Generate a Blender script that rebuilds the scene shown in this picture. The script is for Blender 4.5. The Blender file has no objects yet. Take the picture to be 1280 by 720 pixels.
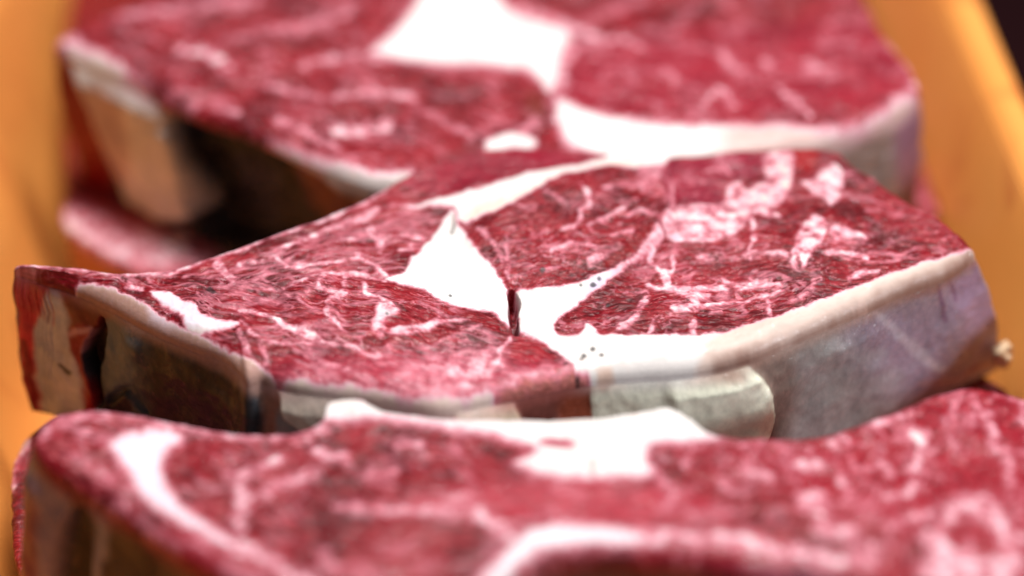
import bpy, math
import numpy as np
R = math.radians

# ------------------------------------------------------------------ camera, light, exposure
sc = bpy.context.scene
COL = sc.collection
PITCH, DIST, FPX, ZT = R(35.0), 0.57, 3400.0, 0.074      # lens in px of a 1280 wide frame
cam_d = bpy.data.cameras.new("camera"); cam = bpy.data.objects.new("camera", cam_d); COL.objects.link(cam)
sc.camera = cam
CAM = np.array([0.0, -DIST*math.cos(PITCH), ZT + DIST*math.sin(PITCH)])
cam.location = CAM; cam.rotation_euler = (R(90)-PITCH, 0, 0)
cam_d.sensor_width = 36.0; cam_d.lens = FPX/1280*36.0
cam_d.clip_start = 0.02; cam_d.clip_end = 50
cam_d.dof.use_dof = True; cam_d.dof.focus_distance = 0.566; cam_d.dof.aperture_fstop = 3.3
cam_d.dof.aperture_blades = 7

wd = bpy.data.worlds.new("World"); sc.world = wd; wd.use_nodes = True
wd.node_tree.nodes["Background"].inputs[0].default_value = (0.66, 0.80, 1.0, 1)
wd.node_tree.nodes["Background"].inputs[1].default_value = 0.045

def area(name, loc, target, sx, sy, power, col):
    l = bpy.data.lights.new(name, 'AREA'); l.shape = 'RECTANGLE'; l.size = sx; l.size_y = sy
    l.energy = power; l.color = col
    o = bpy.data.objects.new(name, l); COL.objects.link(o); o.location = loc
    d = np.array(target)-np.array(loc)
    import mathutils
    o.rotation_euler = mathutils.Vector(d).to_track_quat('-Z', 'Y').to_euler()
    return o
area("counter_lamp", (0.07, 0.20, 0.98), (0, 0.0, 0.05), 0.50, 0.22, 11.4, (1.0, 0.975, 0.96))
area("counter_lamp", (0.75, -0.34, 0.36), (0.03, 0, 0.05), 0.10, 0.14, 2.8, (0.93, 0.94, 1.0))

vs = sc.view_settings
vs.view_transform = 'Standard'; vs.look = 'None'; vs.exposure = 0.30; vs.gamma = 1
sc.cycles.use_denoising = True
sc.cycles.max_bounces = 6

# ------------------------------------------------------------------ projection between the plan of the tray and the drawing chart
cp, sp = math.cos(PITCH), math.sin(PITCH)
FW = np.array([0, cp, -sp]); UP = np.array([0, sp, cp]); RT = np.array([1.0, 0, 0])
def unproj(u, v, z):
    u = np.asarray(u, float); v = np.asarray(v, float)
    d = FW[None, :] + ((u.reshape(-1, 1)-640)/FPX)*RT + ((360-v.reshape(-1, 1))/FPX)*UP
    t = (z-CAM[2])/d[:, 2]
    return CAM[None, :2] + d[:, :2]*t[:, None]
def proj(p):
    q = p-CAM
    w = q@FW
    return 640+FPX*(q@RT)/w, 360-FPX*(q@UP)/w

# tray: right rim line, width and cross section (distance outwards from the rim's outer edge, height)
RIM_Z = 0.062
_a = unproj([1215, 1281], [0, 150], RIM_Z)
TDIR = (_a[0]-_a[1])/np.linalg.norm(_a[0]-_a[1]); TNRM = np.array([TDIR[1], -TDIR[0]]); TBASE = _a[0]
TRAY_W = 0.257; TRAY_Y = (-0.285, 0.135)
PROFILE = [(0.001, 0.052), (0.003, 0.056), (0.0025, 0.0605), (0.0, RIM_Z), (-0.003, RIM_Z+.0003), (-0.006, RIM_Z-.002), (-0.0085, 0.053), (-0.0135, 0.036), (-0.0185, 0.018), (-0.0225, 0.008), (-0.027, 0.0035), (-0.032, 0.002)]
def inside_tray(p, z):
    """keep plan points clear of the sloping walls at height z"""
    d = (p-TBASE)@TNRM
    k = 0.0 if z > RIM_Z else np.interp(z, [q[1] for q in PROFILE[::-1]], [-q[0] for q in PROFILE[::-1]])+0.0012
    dn = np.clip(d, -TRAY_W+k, -k)
    return p+(dn-d)[:, None]*TNRM

# ------------------------------------------------------------------ numpy noise
rng = np.random.RandomState(5)
_P = rng.permutation(4096); _P = np.concatenate([_P, _P])
_G = rng.uniform(0, 2*math.pi, 4096); _GX, _GY = np.cos(_G), np.sin(_G)
def noise(x, y, seed=0):
    x = x+seed*17.31; y = y-seed*9.77
    xi = np.floor(x).astype(np.int64); yi = np.floor(y).astype(np.int64)
    fx = x-xi; fy = y-yi
    sx = fx*fx*fx*(fx*(fx*6-15)+10); sy = fy*fy*fy*(fy*(fy*6-15)+10)
    def g(ix, iy, dx, dy):
        h = _P[(_P[ix & 4095]+iy) & 4095]
        return _GX[h]*dx+_GY[h]*dy
    a = g(xi, yi, fx, fy); b = g(xi+1, yi, fx-1, fy)
    c = g(xi, yi+1, fx, fy-1); d = g(xi+1, yi+1, fx-1, fy-1)
    return 1.5*((a+(b-a)*sx)+((c+(d-c)*sx)-(a+(b-a)*sx))*sy)
def fbm(x, y, seed=0, o=4, g=0.5):
    s = 0; a = 1.0; t = 0
    for i in range(o):
        s = s+a*noise(x*2**i, y*2**i, seed+i*3); t += a; a *= g
    return s/t
def sst(a, b, x):
    t = np.clip((x-a)/(b-a), 0, 1); return t*t*(3-2*t)
def lin(r, g, b):
    f = lambda c: (c/255/12.92 if c <= 10 else ((c/255+.055)/1.055)**2.4)
    return np.array([f(r), f(g), f(b)])

# ------------------------------------------------------------------ smooth curves through points
def catmull(P, n, closed=True):
    P = np.asarray(P, float); m = len(P)
    out = []
    rngk = range(m) if closed else range(m-1)
    for i in rngk:
        if closed: a, b, c, d = P[(i-1) % m], P[i], P[(i+1) % m], P[(i+2) % m]
        else: a, b, c, d = P[max(i-1, 0)], P[i], P[i+1], P[min(i+2, m-1)]
        t = np.linspace(0, 1, n, endpoint=False)[:, None]
        out.append(0.5*((2*b)+(-a+c)*t+(2*a-5*b+4*c-d)*t*t+(-a+3*b-3*c+d)*t**3))
    if not closed: out.append(P[-1:])
    return np.concatenate(out)

class Canvas:
    """drawing chart: masks are drawn from outlines and strokes, then sampled at mesh vertices"""
    S = 1.25; U0, V0, U1, V1 = -170, -170, 1460, 960
    def __init__(s):
        s.w = int((s.U1-s.U0)*s.S); s.h = int((s.V1-s.V0)*s.S)
        s.L = {}
    def lay(s, name, ch=1, fill=0.0):
        if name not in s.L:
            s.L[name] = np.zeros((s.h, s.w, ch), np.float32)+np.float32(fill)
        return s.L[name]
    def _sub(s, pts, pad):
        x0, y0 = pts.min(0)-pad; x1, y1 = pts.max(0)+pad
        i0 = max(0, int((x0-s.U0)*s.S)); i1 = min(s.w, int((x1-s.U0)*s.S)+2)
        j0 = max(0, int((y0-s.V0)*s.S)); j1 = min(s.h, int((y1-s.V0)*s.S)+2)
        if i1 <= i0 or j1 <= j0: return None
        X, Y = np.meshgrid(np.arange(i0, i1)/s.S+s.U0, np.arange(j0, j1)/s.S+s.V0)
        return (slice(j0, j1), slice(i0, i1)), X, Y
    def polymask(s, pts, soft=2.0, smooth=4):
        p = catmull(pts, smooth) if smooth > 1 else np.asarray(pts, float)
        r = s._sub(p, soft+2)
        if r is None: return None
        sl, X, Y = r
        D = np.full(X.shape, 1e9); inside = np.zeros(X.shape, bool)
        q = np.roll(p, -1, 0)
        for (ax, ay), (bx, by) in zip(p, q):
            dx, dy = bx-ax, by-ay; L2 = dx*dx+dy*dy
            if L2 < 1e-9: continue
            t = np.clip(((X-ax)*dx+(Y-ay)*dy)/L2, 0, 1)
            D = np.minimum(D, (X-ax-t*dx)**2+(Y-ay-t*dy)**2)
            if ay != by:
                c = ((ay > Y) != (by > Y)) & (X < (bx-ax)*(Y-ay)/(by-ay)+ax)
                inside ^= c
        D = np.sqrt(D); sd = np.where(inside, -D, D)
        return sl, sst(soft, -soft, sd)
    def linemask(s, pts, w, soft=1.5):
        pts = np.asarray(pts, float); n = len(pts)
        w = np.full(n, float(w)) if np.isscalar(w) else np.interp(np.linspace(0, 1, n), np.linspace(0, 1, len(w)), w)
        P = catmull(np.column_stack([pts, w]), 5, closed=False)
        r = s._sub(P[:, :2], P[:, 2].max()+soft+2)
        if r is None: return None
        sl, X, Y = r
        M = np.zeros(X.shape)
        for a, b in zip(P[:-1], P[1:]):
            dx, dy = b[0]-a[0], b[1]-a[1]; L2 = dx*dx+dy*dy
            if L2 < 1e-9: continue
            t = np.clip(((X-a[0])*dx+(Y-a[1])*dy)/L2, 0, 1)
            D = np.sqrt((X-a[0]-t*dx)**2+(Y-a[1]-t*dy)**2)-(a[2]+(b[2]-a[2])*t)/2
            M = np.maximum(M, sst(soft, -soft*0.6, D))
        return sl, M
    def mx(s, name, m, val=1.0):
        if m is None: return
        if name == 'F' and val < 0.86: name = 'L'
        sl, M = m; L = s.lay(name); L[sl] = np.maximum(L[sl], (M*val)[..., None])
    def mul(s, name, m, val):
        if m is None: return
        sl, M = m
        for nm in ((name, 'L') if name == 'F' else (name,)):
            L = s.lay(nm); L[sl] *= (1-M*(1-val))[..., None]
    def add(s, name, m, val):
        if m is None: return
        sl, M = m; L = s.lay(name); L[sl] += (M*val)[..., None]
    def mix(s, name, m, col, a=1.0):
        if m is None: return
        sl, M = m; L = s.lay(name, 4); k = (M*a)[..., None]
        c = np.array([*col, 1.0])
        L[sl] = L[sl]*(1-k)+c*k
    def ident(s, name, m, val):
        if m is None: return
        sl, M = m; L = s.lay(name); L[sl][M > 0.5] = val
    def get(s, name, u, v, ch=1, fill=0.0):
        if name not in s.L: return np.full((len(u), ch), fill, np.float32)
        L = s.L[name]
        x = np.clip((u-s.U0)*s.S, 0, s.w-2); y = np.clip((v-s.V0)*s.S, 0, s.h-2)
        xi = x.astype(int); yi = y.astype(int); fx = (x-xi)[:, None]; fy = (y-yi)[:, None]
        return (L[yi, xi]*(1-fx)+L[yi, xi+1]*fx)*(1-fy)+(L[yi+1, xi]*(1-fx)+L[yi+1, xi+1]*fx)*fy
    def geti(s, name, u, v):
        if name not in s.L: return np.zeros(len(u), int)
        x = np.clip((u-s.U0)*s.S, 0, s.w-1).astype(int); y = np.clip((v-s.V0)*s.S, 0, s.h-1).astype(int)
        return s.L[name][y, x, 0].astype(int)

# ------------------------------------------------------------------ materials
def new_mat(name):
    m = bpy.data.materials.new(name); m.use_nodes = True
    nt = m.node_tree; b = nt.nodes["Principled BSDF"]
    return m, nt, b
def N(nt, t, **kw):
    n = nt.nodes.new(t)
    for k, v in kw.items():
        if k.startswith('i_'): n.inputs[int(k[2:])].default_value = v
        else: setattr(n, k, v)
    return n
def meat_material():
    m, nt, b = new_mat("marbled_meat"); L = nt.links.new
    alb = N(nt, 'ShaderNodeAttribute', attribute_name='albedo')
    ctl = N(nt, 'ShaderNodeAttribute', attribute_name='ctl')      # x fat, y wet, z fibre strength
    gr = N(nt, 'ShaderNodeAttribute', attribute_name='grain')
    sep = N(nt, 'ShaderNodeSeparateXYZ'); L(ctl.outputs['Vector'], sep.inputs[0])
    # fine granules and fibres
    n1 = N(nt, 'ShaderNodeTexNoise', noise_dimensions='3D'); n1.inputs['Scale'].default_value = 1.0
    n1.inputs['Detail'].default_value = 4; n1.inputs['Roughness'].default_value = 0.65; n1.inputs['Distortion'].default_value = 0.15
    sc1 = N(nt, 'ShaderNodeVectorMath', operation='SCALE'); sc1.inputs['Scale'].default_value = 1300.0
    L(gr.outputs['Vector'], sc1.inputs[0]); L(sc1.outputs[0], n1.inputs['Vector'])
    n2 = N(nt, 'ShaderNodeTexNoise', noise_dimensions='3D'); n2.inputs['Scale'].default_value = 1.0
    n2.inputs['Detail'].default_value = 3; n2.inputs['Roughness'].default_value = 0.6
    sc2 = N(nt, 'ShaderNodeVectorMath', operation='SCALE'); sc2.inputs['Scale'].default_value = 420.0
    L(gr.outputs['Vector'], sc2.inputs[0]); L(sc2.outputs[0], n2.inputs['Vector'])
    # darken or lighten the tissue: granules between fibres
    mr = N(nt, 'ShaderNodeMapRange'); mr.inputs[1].default_value = 0.36; mr.inputs[2].default_value = 0.64
    mr.inputs[3].default_value = 0.66; mr.inputs[4].default_value = 1.42
    L(n1.outputs['Fac'], mr.inputs[0])
    inv = N(nt, 'ShaderNodeMath', operation='SUBTRACT'); inv.inputs[0].default_value = 1.0; L(sep.outputs[0], inv.inputs[1])
    amt = N(nt, 'ShaderNodeMath', operation='MULTIPLY'); L(inv.outputs[0], amt.inputs[0]); L(sep.outputs[2], amt.inputs[1])
    mixv = N(nt, 'ShaderNodeMix', data_type='FLOAT'); mixv.inputs[2].default_value = 1.0
    L(amt.outputs[0], mixv.inputs[0]); L(mr.outputs[0], mixv.inputs[3])
    mulc = N(nt, 'ShaderNodeVectorMath', operation='SCALE'); L(alb.outputs['Color'], mulc.inputs[0]); L(mixv.outputs[0], mulc.inputs['Scale'])
    # tiny pale flecks of fat in the lean
    mr2 = N(nt, 'ShaderNodeMapRange'); mr2.inputs[1].default_value = 0.57; mr2.inputs[2].default_value = 0.70
    mr2.inputs[3].default_value = 0.0; mr2.inputs[4].default_value = 0.30
    L(n1.outputs['Fac'], mr2.inputs[0])
    am2 = N(nt, 'ShaderNodeMath', operation='MULTIPLY'); L(mr2.outputs[0], am2.inputs[0]); L(amt.outputs[0], am2.inputs[1])
    mixc = N(nt, 'ShaderNodeMix', data_type='RGBA'); mixc.inputs[7].default_value = (0.74, 0.33, 0.34, 1)
    L(am2.outputs[0], mixc.inputs[0]); L(mulc.outputs[0], mixc.inputs[6])
    L(mixc.outputs[2], b.inputs['Base Color'])
    # wetness
    rr = N(nt, 'ShaderNodeMapRange'); rr.inputs[1].default_value = 0.35; rr.inputs[2].default_value = 0.65
    rr.inputs[3].default_value = 0.32; rr.inputs[4].default_value = 0.62
    L(n2.outputs['Fac'], rr.inputs[0]); L(rr.outputs[0], b.inputs['Roughness'])
    b.inputs['Specular IOR Level'].default_value = 0.26
    L(sep.outputs[1], b.inputs['Coat Weight']); b.inputs['Coat Roughness'].default_value = 0.07
    b.inputs['Coat IOR'].default_value = 1.36
    # relief
    bh = N(nt, 'ShaderNodeMath', operation='MULTIPLY_ADD'); L(n1.outputs['Fac'], bh.inputs[0]); bh.inputs[1].default_value = 0.6
    L(n2.outputs['Fac'], bh.inputs[2])
    bp = N(nt, 'ShaderNodeBump'); bp.inputs['Distance'].default_value = 0.00035
    bs = N(nt, 'ShaderNodeMapRange'); bs.inputs[3].default_value = 0.25; bs.inputs[4].default_value = 1.0
    L(inv.outputs[0], bs.inputs[0]); L(bs.outputs[0], bp.inputs['Strength'])
    L(bh.outputs[0], bp.inputs['Height']); L(bp.outputs[0], b.inputs['Normal'])
    n3 = N(nt, 'ShaderNodeTexNoise'); n3.inputs['Scale'].default_value = 620; n3.inputs['Detail'].default_value = 2
    tc = N(nt, 'ShaderNodeTexCoord'); L(tc.outputs['Object'], n3.inputs['Vector'])
    bp2 = N(nt, 'ShaderNodeBump'); bp2.inputs['Distance'].default_value = 0.0045; L(n3.outputs['Fac'], bp2.inputs['Height'])
    L(bp.outputs[0], bp2.inputs['Normal']); L(sep.outputs[1], bp2.inputs['Strength']); L(bp2.outputs[0], b.inputs['Coat Normal'])
    return m
MEAT = meat_material()

def tray_material():
    m, nt, b = new_mat("orange_tray_plastic"); L = nt.links.new
    tc = N(nt, 'ShaderNodeTexCoord')
    n = N(nt, 'ShaderNodeTexNoise'); n.inputs['Scale'].default_value = 14; n.inputs['Detail'].default_value = 6
    L(tc.outputs['Object'], n.inputs['Vector'])
    cr = N(nt, 'ShaderNodeValToRGB'); e = cr.color_ramp.elements
    e[0].position = 0.3; e[0].color = (0.97, 0.36, 0.075, 1); e[1].position = 0.75; e[1].color = (0.98, 0.43, 0.11, 1)
    L(n.outputs['Fac'], cr.inputs[0])
    ns = N(nt, 'ShaderNodeTexNoise'); ns.inputs['Scale'].default_value = 38; ns.inputs['Detail'].default_value = 7; ns.inputs['Distortion'].default_value = 1.2
    L(tc.outputs['Object'], ns.inputs['Vector'])
    ms = N(nt, 'ShaderNodeMapRange'); ms.inputs[1].default_value = 0.56; ms.inputs[2].default_value = 0.74; ms.inputs[4].default_value = 0.6
    L(ns.outputs['Fac'], ms.inputs[0])
    mx = N(nt, 'ShaderNodeMix', data_type='RGBA'); mx.inputs[7].default_value = (0.62, 0.12, 0.03, 1)
    L(ms.outputs[0], mx.inputs[0]); L(cr.outputs[0], mx.inputs[6]); L(mx.outputs[2], b.inputs['Base Color'])
    b.inputs['Roughness'].default_value = 0.34; b.inputs['Specular IOR Level'].default_value = 0.4
    n2 = N(nt, 'ShaderNodeTexNoise'); n2.inputs['Scale'].default_value = 900; L(tc.outputs['Object'], n2.inputs['Vector'])
    bp = N(nt, 'ShaderNodeBump'); bp.inputs['Distance'].default_value = 0.0002; bp.inputs['Strength'].default_value = 0.3
    L(n2.outputs['Fac'], bp.inputs['Height']); L(bp.outputs[0], b.inputs['Normal'])
    return m
def counter_material():
    m, nt, b = new_mat("dark_counter"); L = nt.links.new
    tc = N(nt, 'ShaderNodeTexCoord')
    n = N(nt, 'ShaderNodeTexNoise'); n.inputs['Scale'].default_value = 25; n.inputs['Detail'].default_value = 5
    L(tc.outputs['Object'], n.inputs['Vector'])
    cr = N(nt, 'ShaderNodeValToRGB'); e = cr.color_ramp.elements
    e[0].color = (0.006, 0.001, 0.0015, 1); e[1].color = (0.016, 0.003, 0.004, 1)
    L(n.outputs['Fac'], cr.inputs[0]); L(cr.outputs[0], b.inputs['Base Color'])
    b.inputs["Roughness"].default_value = 0.8; b.inputs["Specular IOR Level"].default_value = 0.05
    return m

# ------------------------------------------------------------------ fast mesh from arrays
def mesh_from(name, V, Q, normals=None, attrs=None, mat=None, parent=None):
    me = bpy.data.meshes.new(name)
    me.vertices.add(len(V)); me.vertices.foreach_set('co', V.astype(np.float32).ravel())
    k = Q.shape[1]
    me.loops.add(Q.size); me.loops.foreach_set('vertex_index', Q.astype(np.int32).ravel())
    me.polygons.add(len(Q)); me.polygons.foreach_set('loop_start', np.arange(0, Q.size, k, dtype=np.int32))
    me.polygons.foreach_set('loop_total', np.full(len(Q), k, np.int32))
    me.polygons.foreach_set('use_smooth', np.ones(len(Q), bool))
    me.update(calc_edges=True)
    for an, a in (attrs or {}).items():
        if a.shape[1] == 4:
            at = me.attributes.new(an, 'FLOAT_COLOR', 'POINT'); at.data.foreach_set('color', a.astype(np.float32).ravel())
        else:
            at = me.attributes.new(an, 'FLOAT_VECTOR', 'POINT'); at.data.foreach_set('vector', a.astype(np.float32).ravel())
    if normals is not None: me.normals_split_custom_set_from_vertices(normals.astype(np.float32))
    if mat: me.materials.append(mat)
    o = bpy.data.objects.new(name, me); COL.objects.link(o)
    if parent: o.parent = parent
    return o

# tissue colours (what the tissue itself is)
DEEP = lin(88, 4, 13); LEAN = lin(128, 13, 25); ROSE = lin(158, 42, 52)
FAT = np.array([0.81, 0.755, 0.715]); FATP = lin(238, 196, 196); LAV = lin(214, 200, 216)

def build_steak(name, label, group, C, H, outline, spine, ztop, thick, NU, NT, NS, parts, lobes, seed,
                tilt=(0, 0), marb=0.5, edge=0.0024, fray=1.0, side_tone=0.72, side_warp=1.0):
    """C: chart of the cut face, H: chart of the sides; outline rows: u, v, dx, dy (bottom offset in cm)"""
    O = np.array([list(r)+[0]*(4-len(r)) for r in outline], float)
    XY = inside_tray(unproj(O[:, 0], O[:, 1], ztop), ztop)
    ctr = catmull(np.column_stack([XY, O[:, 2:4]*0.01]), 40)
    # resample by arc length
    seg = np.linalg.norm(np.roll(ctr[:, :2], -1, 0)-ctr[:, :2], axis=1); s = np.concatenate([[0], np.cumsum(seg)])
    tot = s[-1]; cc = np.vstack([ctr, ctr[:1]])
    # finer steps where the side faces the viewer
    su = np.linspace(0, tot, NU, endpoint=False)
    P = np.column_stack([np.interp(su, s, cc[:, k]) for k in range(4)])
    OFF = P[:, 2:4]; P = P[:, :2]
    area2 = np.sum(P[:, 0]*np.roll(P[:, 1], -1)-np.roll(P[:, 0], -1)*P[:, 1])
    sgn = 1.0 if area2 > 0 else -1.0
    def smooth(A, k):
        n = len(A); f = np.fft.fftfreq(n)*n; g = np.exp(-0.5*(f*k/n*2*math.pi)**2)
        return np.real(np.fft.ifft(np.fft.fft(A, axis=0)*g[:, None], axis=0))
    Tn = smooth(P, NU*0.004); Tn = np.roll(Tn, -1, 0)-np.roll(Tn, 1, 0); Tn /= np.linalg.norm(Tn, axis=1)[:, None]
    Nn = np.column_stack([Tn[:, 1], -Tn[:, 0]])*sgn
    # ragged cut edge
    PS = P.copy(); P = P+Nn*(fbm(su/0.006, su*0, seed, 4, 0.6)*0.0007*(1-0.85*sst(0.1, 0.5, -Nn[:, 1])))[:, None]
    A, B = unproj([spine[0][0], spine[1][0]], [spine[0][1], spine[1][1]], ztop)
    t = np.clip(((P-A)@(B-A))/np.dot(B-A, B-A), 0, 1)[:, None]
    M = smooth(A+(B-A)*t, NU*0.012)
    D = P-M; Ld = np.linalg.norm(D, axis=1)
    cosn = np.clip(np.abs(np.sum(D*Nn, axis=1)/Ld), 0.25, 1)
    # cut face rings
    tt = np.linspace(0, 1, NT+1)
    tt = np.concatenate([tt[:-2], [tt[-2]*.5+.5*tt[-1]-0.25*(tt[-1]-tt[-2]), 1-0.25/NT, 1.0]])
    X = (M[None]+D[None]*tt[:, None, None])
    d = (1-tt)[:, None]*(Ld*cosn)[None]
    nt_ = len(tt)
    x = X[..., 0].ravel(); y = X[..., 1].ravel(); dd = d.ravel()
    V3 = np.column_stack([x, y, np.full(len(x), ztop)])
    u, v = proj(V3)
    wu = fbm(x/0.004, y/0.004, seed+11, 3)*6.0; wv = fbm(x/0.004, y/0.004, seed+12, 3)*3.6
    uw, vw = u+wu*0.8, v+wv*0.8
    F = C.get('F', uw, vw)[:, 0]
    # drawn veins: frayed, of uneven width and broken up by lean
    w2u = fbm(x/0.0020, y/0.0020, seed+13, 3)*4.0*fray; w2v = fbm(x/0.0020, y/0.0020, seed+14, 3)*2.8*fray
    w3u = fbm(x/0.0075, y/0.0075, seed+15, 2)*(3+3*fray); w3v = fbm(x/0.0075, y/0.0075, seed+16, 2)*(1.5+1.5*fray)
    Ls = C.get('L', uw+w2u+w3u, vw+w2v+w3v)[:, 0]
    brk = fbm(x/0.0035, y/0.0035, seed+17, 4, 0.65)
    Ls = np.clip(Ls*(0.97+1.15*brk)-0.16*sst(0.2, -0.5, brk), 0, 1)
    K = C.get('K', u, v)[:, 0]                      # marbling density
    K = marb*(1+K)
    fr = fbm(x/0.0014, y/0.0014, seed+18, 4, 0.6)
    F = sst(0.06, 0.98, F+0.32*fr*sst(0.0, 0.3, F)*sst(1.0, 0.7, F))
    TI = C.get('T', uw, vw, 4); FC = C.get('C', uw, vw, 4)
    hid = C.get('D', u, v)[:, 0]
    # marbling: winding veins of fat drawn out along the grain of each muscle
    lobe_id = C.geti('ID', uw, vw)
    ang = np.zeros(len(x)); st = np.full(len(x), 2.0)
    for i, (nm, a, stv) in lobes.items():
        k = lobe_id == i; ang[k] = R(a); st[k] = stv
    ca, sa = np.cos(ang), np.sin(ang)
    wx = x+0.0026*fbm(x/0.013, y/0.013, seed+1, 2); wy = y+0.0026*fbm(x/0.013, y/0.013, seed+2, 2)
    gx = (ca*wx+sa*wy)/st; gy = (-sa*wx+ca*wy)
    def ridge(sc_, sd, w):
        n = np.abs(noise(gx/sc_, gy/sc_, sd)+0.35*noise(gx/sc_*2.3, gy/sc_*2.3, sd+5))
        return sst(w, w*0.25, n)
    dens = fbm(x/0.014, y/0.014, seed+4, 3)
    kk = np.clip(K*(1+1.3*dens), 0, 3)
    v1 = ridge(0.0055, seed+20, 0.26)*sst(-0.10, 0.30, noise(gx/0.008, gy/0.008, seed+30)+(kk-0.7)*0.55)
    v2 = ridge(0.0028, seed+40, 0.22)*sst(-0.05, 0.35, noise(gx/0.005, gy/0.005, seed+50)+(kk-0.8)*0.5)
    v3 = ridge(0.0013, seed+60, 0.20)*sst(0.0, 0.4, noise(gx/0.003, gy/0.003, seed+70)+(kk-0.8)*0.4)
    blotch = sst(0.16, 0.50, fbm(gx/0.005, gy/0.005, seed+80, 3)+0.25*(kk-1))
    V = np.clip(np.maximum.reduce([v1*0.46*(0.75+0.8*brk), v2*0.38, v3*0.34, blotch*0.40*(0.8+0.9*brk)])*np.clip(kk*1.3, 0, 1), 0, 1)
    lean_only = C.get('X', uw, vw)[:, 0]            # places without marbling
    V *= (1-lean_only)
    Ft = np.maximum.reduce([F, V, Ls*0.93])
    Ft = np.clip(Ft+0.10*(fbm(gx/0.0016, gy/0.0016, seed+90, 3))*sst(0.02, 0.25, Ft)*sst(1.0, 0.8, F), 0, 1)
    tone = fbm(x/0.014, y/0.014, seed+7, 3)*0.95+fbm(gx/0.0022, gy/0.0012, seed+8, 3)*0.75
    cell = np.abs(noise(gx/0.0011, gy/0.0009, seed+140))+0.6*np.abs(noise(gx/0.0006, gy/0.0005, seed+141))
    tone = np.clip(0.42+tone*1.15+(0.5-cell)*0.30*np.clip(0.6+fbm(x/0.01, y/0.01, seed+142, 2)*1.6, 0.1, 1.4), 0, 1)[:, None]
    lean = np.where(tone < 0.5, DEEP+(LEAN-DEEP)*(tone*2), LEAN+(ROSE-LEAN)*((tone-0.5)*2*0.55))
    lean = lean*(1-TI[:, 3:4])+TI[:, :3]
    fat = FAT*(1-FC[:, 3:4])+FC[:, :3]
    pinkn = 0.5+0.5*fbm(x/0.005, y/0.005, seed+9, 3)
    pk = (0.5*sst(0.1, 0.55, fbm(x/0.006, y/0.006, seed+19, 4, .6)))[:, None]
    fatm = fat*(0.94+0.10*pinkn[:, None])*(1-pk*0.6)+lin(238, 200, 186)*pk*0.6
    f1 = Ft[:, None]
    warm = lin(204, 118, 132); warm2 = lin(226, 182, 190)
    alb = np.where(f1 < 0.5, lean+(warm-lean)*(f1/0.5)**1.6, np.where(f1 < 0.8, warm+(warm2-warm)*((f1-0.5)/0.3), warm2+(fatm-warm2)*((f1-0.8)/0.2)))
    SP = C.get('S', u, v)[:, 0:1]                   # dark specks, and shade painted into the slits
    alb = alb*(1-SP)+lin(28, 18, 18)*SP
    # heights of the cut face
    und = 0.0016*noise(x/0.05, y/0.05, seed+100)+0.0008*noise(x/0.02, y/0.02, seed+101)
    rel = (0.00022*(Ft-0.3)+0.00028*fbm(gx/0.0022, gy/0.0014, seed+102, 3)*(1-0.8*F)
           + 0.00075*fbm(x/0.008, y/0.008, seed+103, 4, .55))
    damp = sst(0.0, 0.004, dd)
    # the skin side rounds over more softly than the cut ends
    eu = 0.0015+edge*sst(0.15, 0.7, -Nn[:, 1]+0.35*np.minimum(0, Nn[:, 0]+0.5))**(1+0.3*noise(su/0.02, su*0, seed+130))
    edge = np.tile(smooth(eu[:, None], NU*0.01)[:, 0], nt_)
    rnd = np.where(dd < edge, edge-np.sqrt(np.maximum(edge**2-(edge-dd)**2, 0)), 0)
    z = ztop+und+rel*damp+hid*0.001-rnd+tilt[0]*x+tilt[1]*y
    wetn = np.clip(0.14+0.7*fbm(x/0.006, y/0.006, seed+105, 3), 0.0, 0.8)*(1-0.5*F)
    fib = np.clip(C.get('fib', u, v, fill=0)[:, 0]+1.0, 0, 2)
    TV = np.column_stack([x, y, z]); TA = alb
    TC = np.column_stack([Ft, wetn, fib, np.ones(len(x))]); TG = np.column_stack([gx*0.8, gy, z])
    # sides
    ww = (np.arange(1, NS+1)/NS)
    ztp = z.reshape(nt_, NU)[-1]
    zb = ztop-thick
    PB = inside_tray(PS+OFF, ztop-thick)
    bul = np.sin(np.pi*ww)**0.7
    SB = PS[None]+(PB-PS)[None]*ww[:, None, None]+(P-PS)[None]*np.exp(-ww*25)[:, None, None]
    zs = smooth(ztp[:, None], NU*0.006)[:, 0]
    Z = zs[None]+(zb-zs)[None]*ww[:, None]+(ztp-zs)[None]*np.exp(-ww*25)[:, None]
    S_ = np.broadcast_to(su[None], Z.shape)
    SX = SB+Nn[None]*(bul[:, None, None]*0.0012)
    SX = SX+Nn[None]*((fbm(S_.ravel()/0.018, Z.ravel()/0.018, seed+110, 4, 0.5)*0.0022).reshape(Z.shape)*np.minimum(1, ww*6)[:, None])[..., None]
    sV = np.column_stack([SX.reshape(-1, 2), Z.ravel()])
    us, vs_ = proj(sV)
    NN = np.broadcast_to(Nn[None], SX.shape).reshape(-1, 2)
    toCam = CAM[None, :2]-sV[:, :2]
    facing = np.sum(NN*toCam, axis=1)/np.linalg.norm(toCam, axis=1)
    vis = sst(-0.15, 0.1, facing)
    wz = S_.ravel(); zz = Z.ravel()
    usw = us+fbm(wz/0.009, zz/0.009, seed+122, 4, .5)*9*side_warp; vsw = vs_+fbm(wz/0.009, zz/0.009, seed+123, 4, .5)*7*side_warp
    sd_ = H.get('D', usw, vsw)[:, 0]*vis*np.minimum(1, np.repeat(ww, NU)*9)
    sV[:, :2] += NN*(sd_*0.001)[:, None]
    g2 = fbm(wz/0.010, zz/0.016, seed+120, 4); g3 = fbm(wz/0.0022, zz/0.0032, seed+121, 4, .6)
    base = lin(140, 134, 132)*(1+0.30*g2[:, None]+0.06*g3[:, None])
    redk = sst(0.15, 0.55, g2+0.3*g3)[:, None]*0.5
    base = base*(1-redk)+lin(140, 62, 58)*redk
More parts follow.
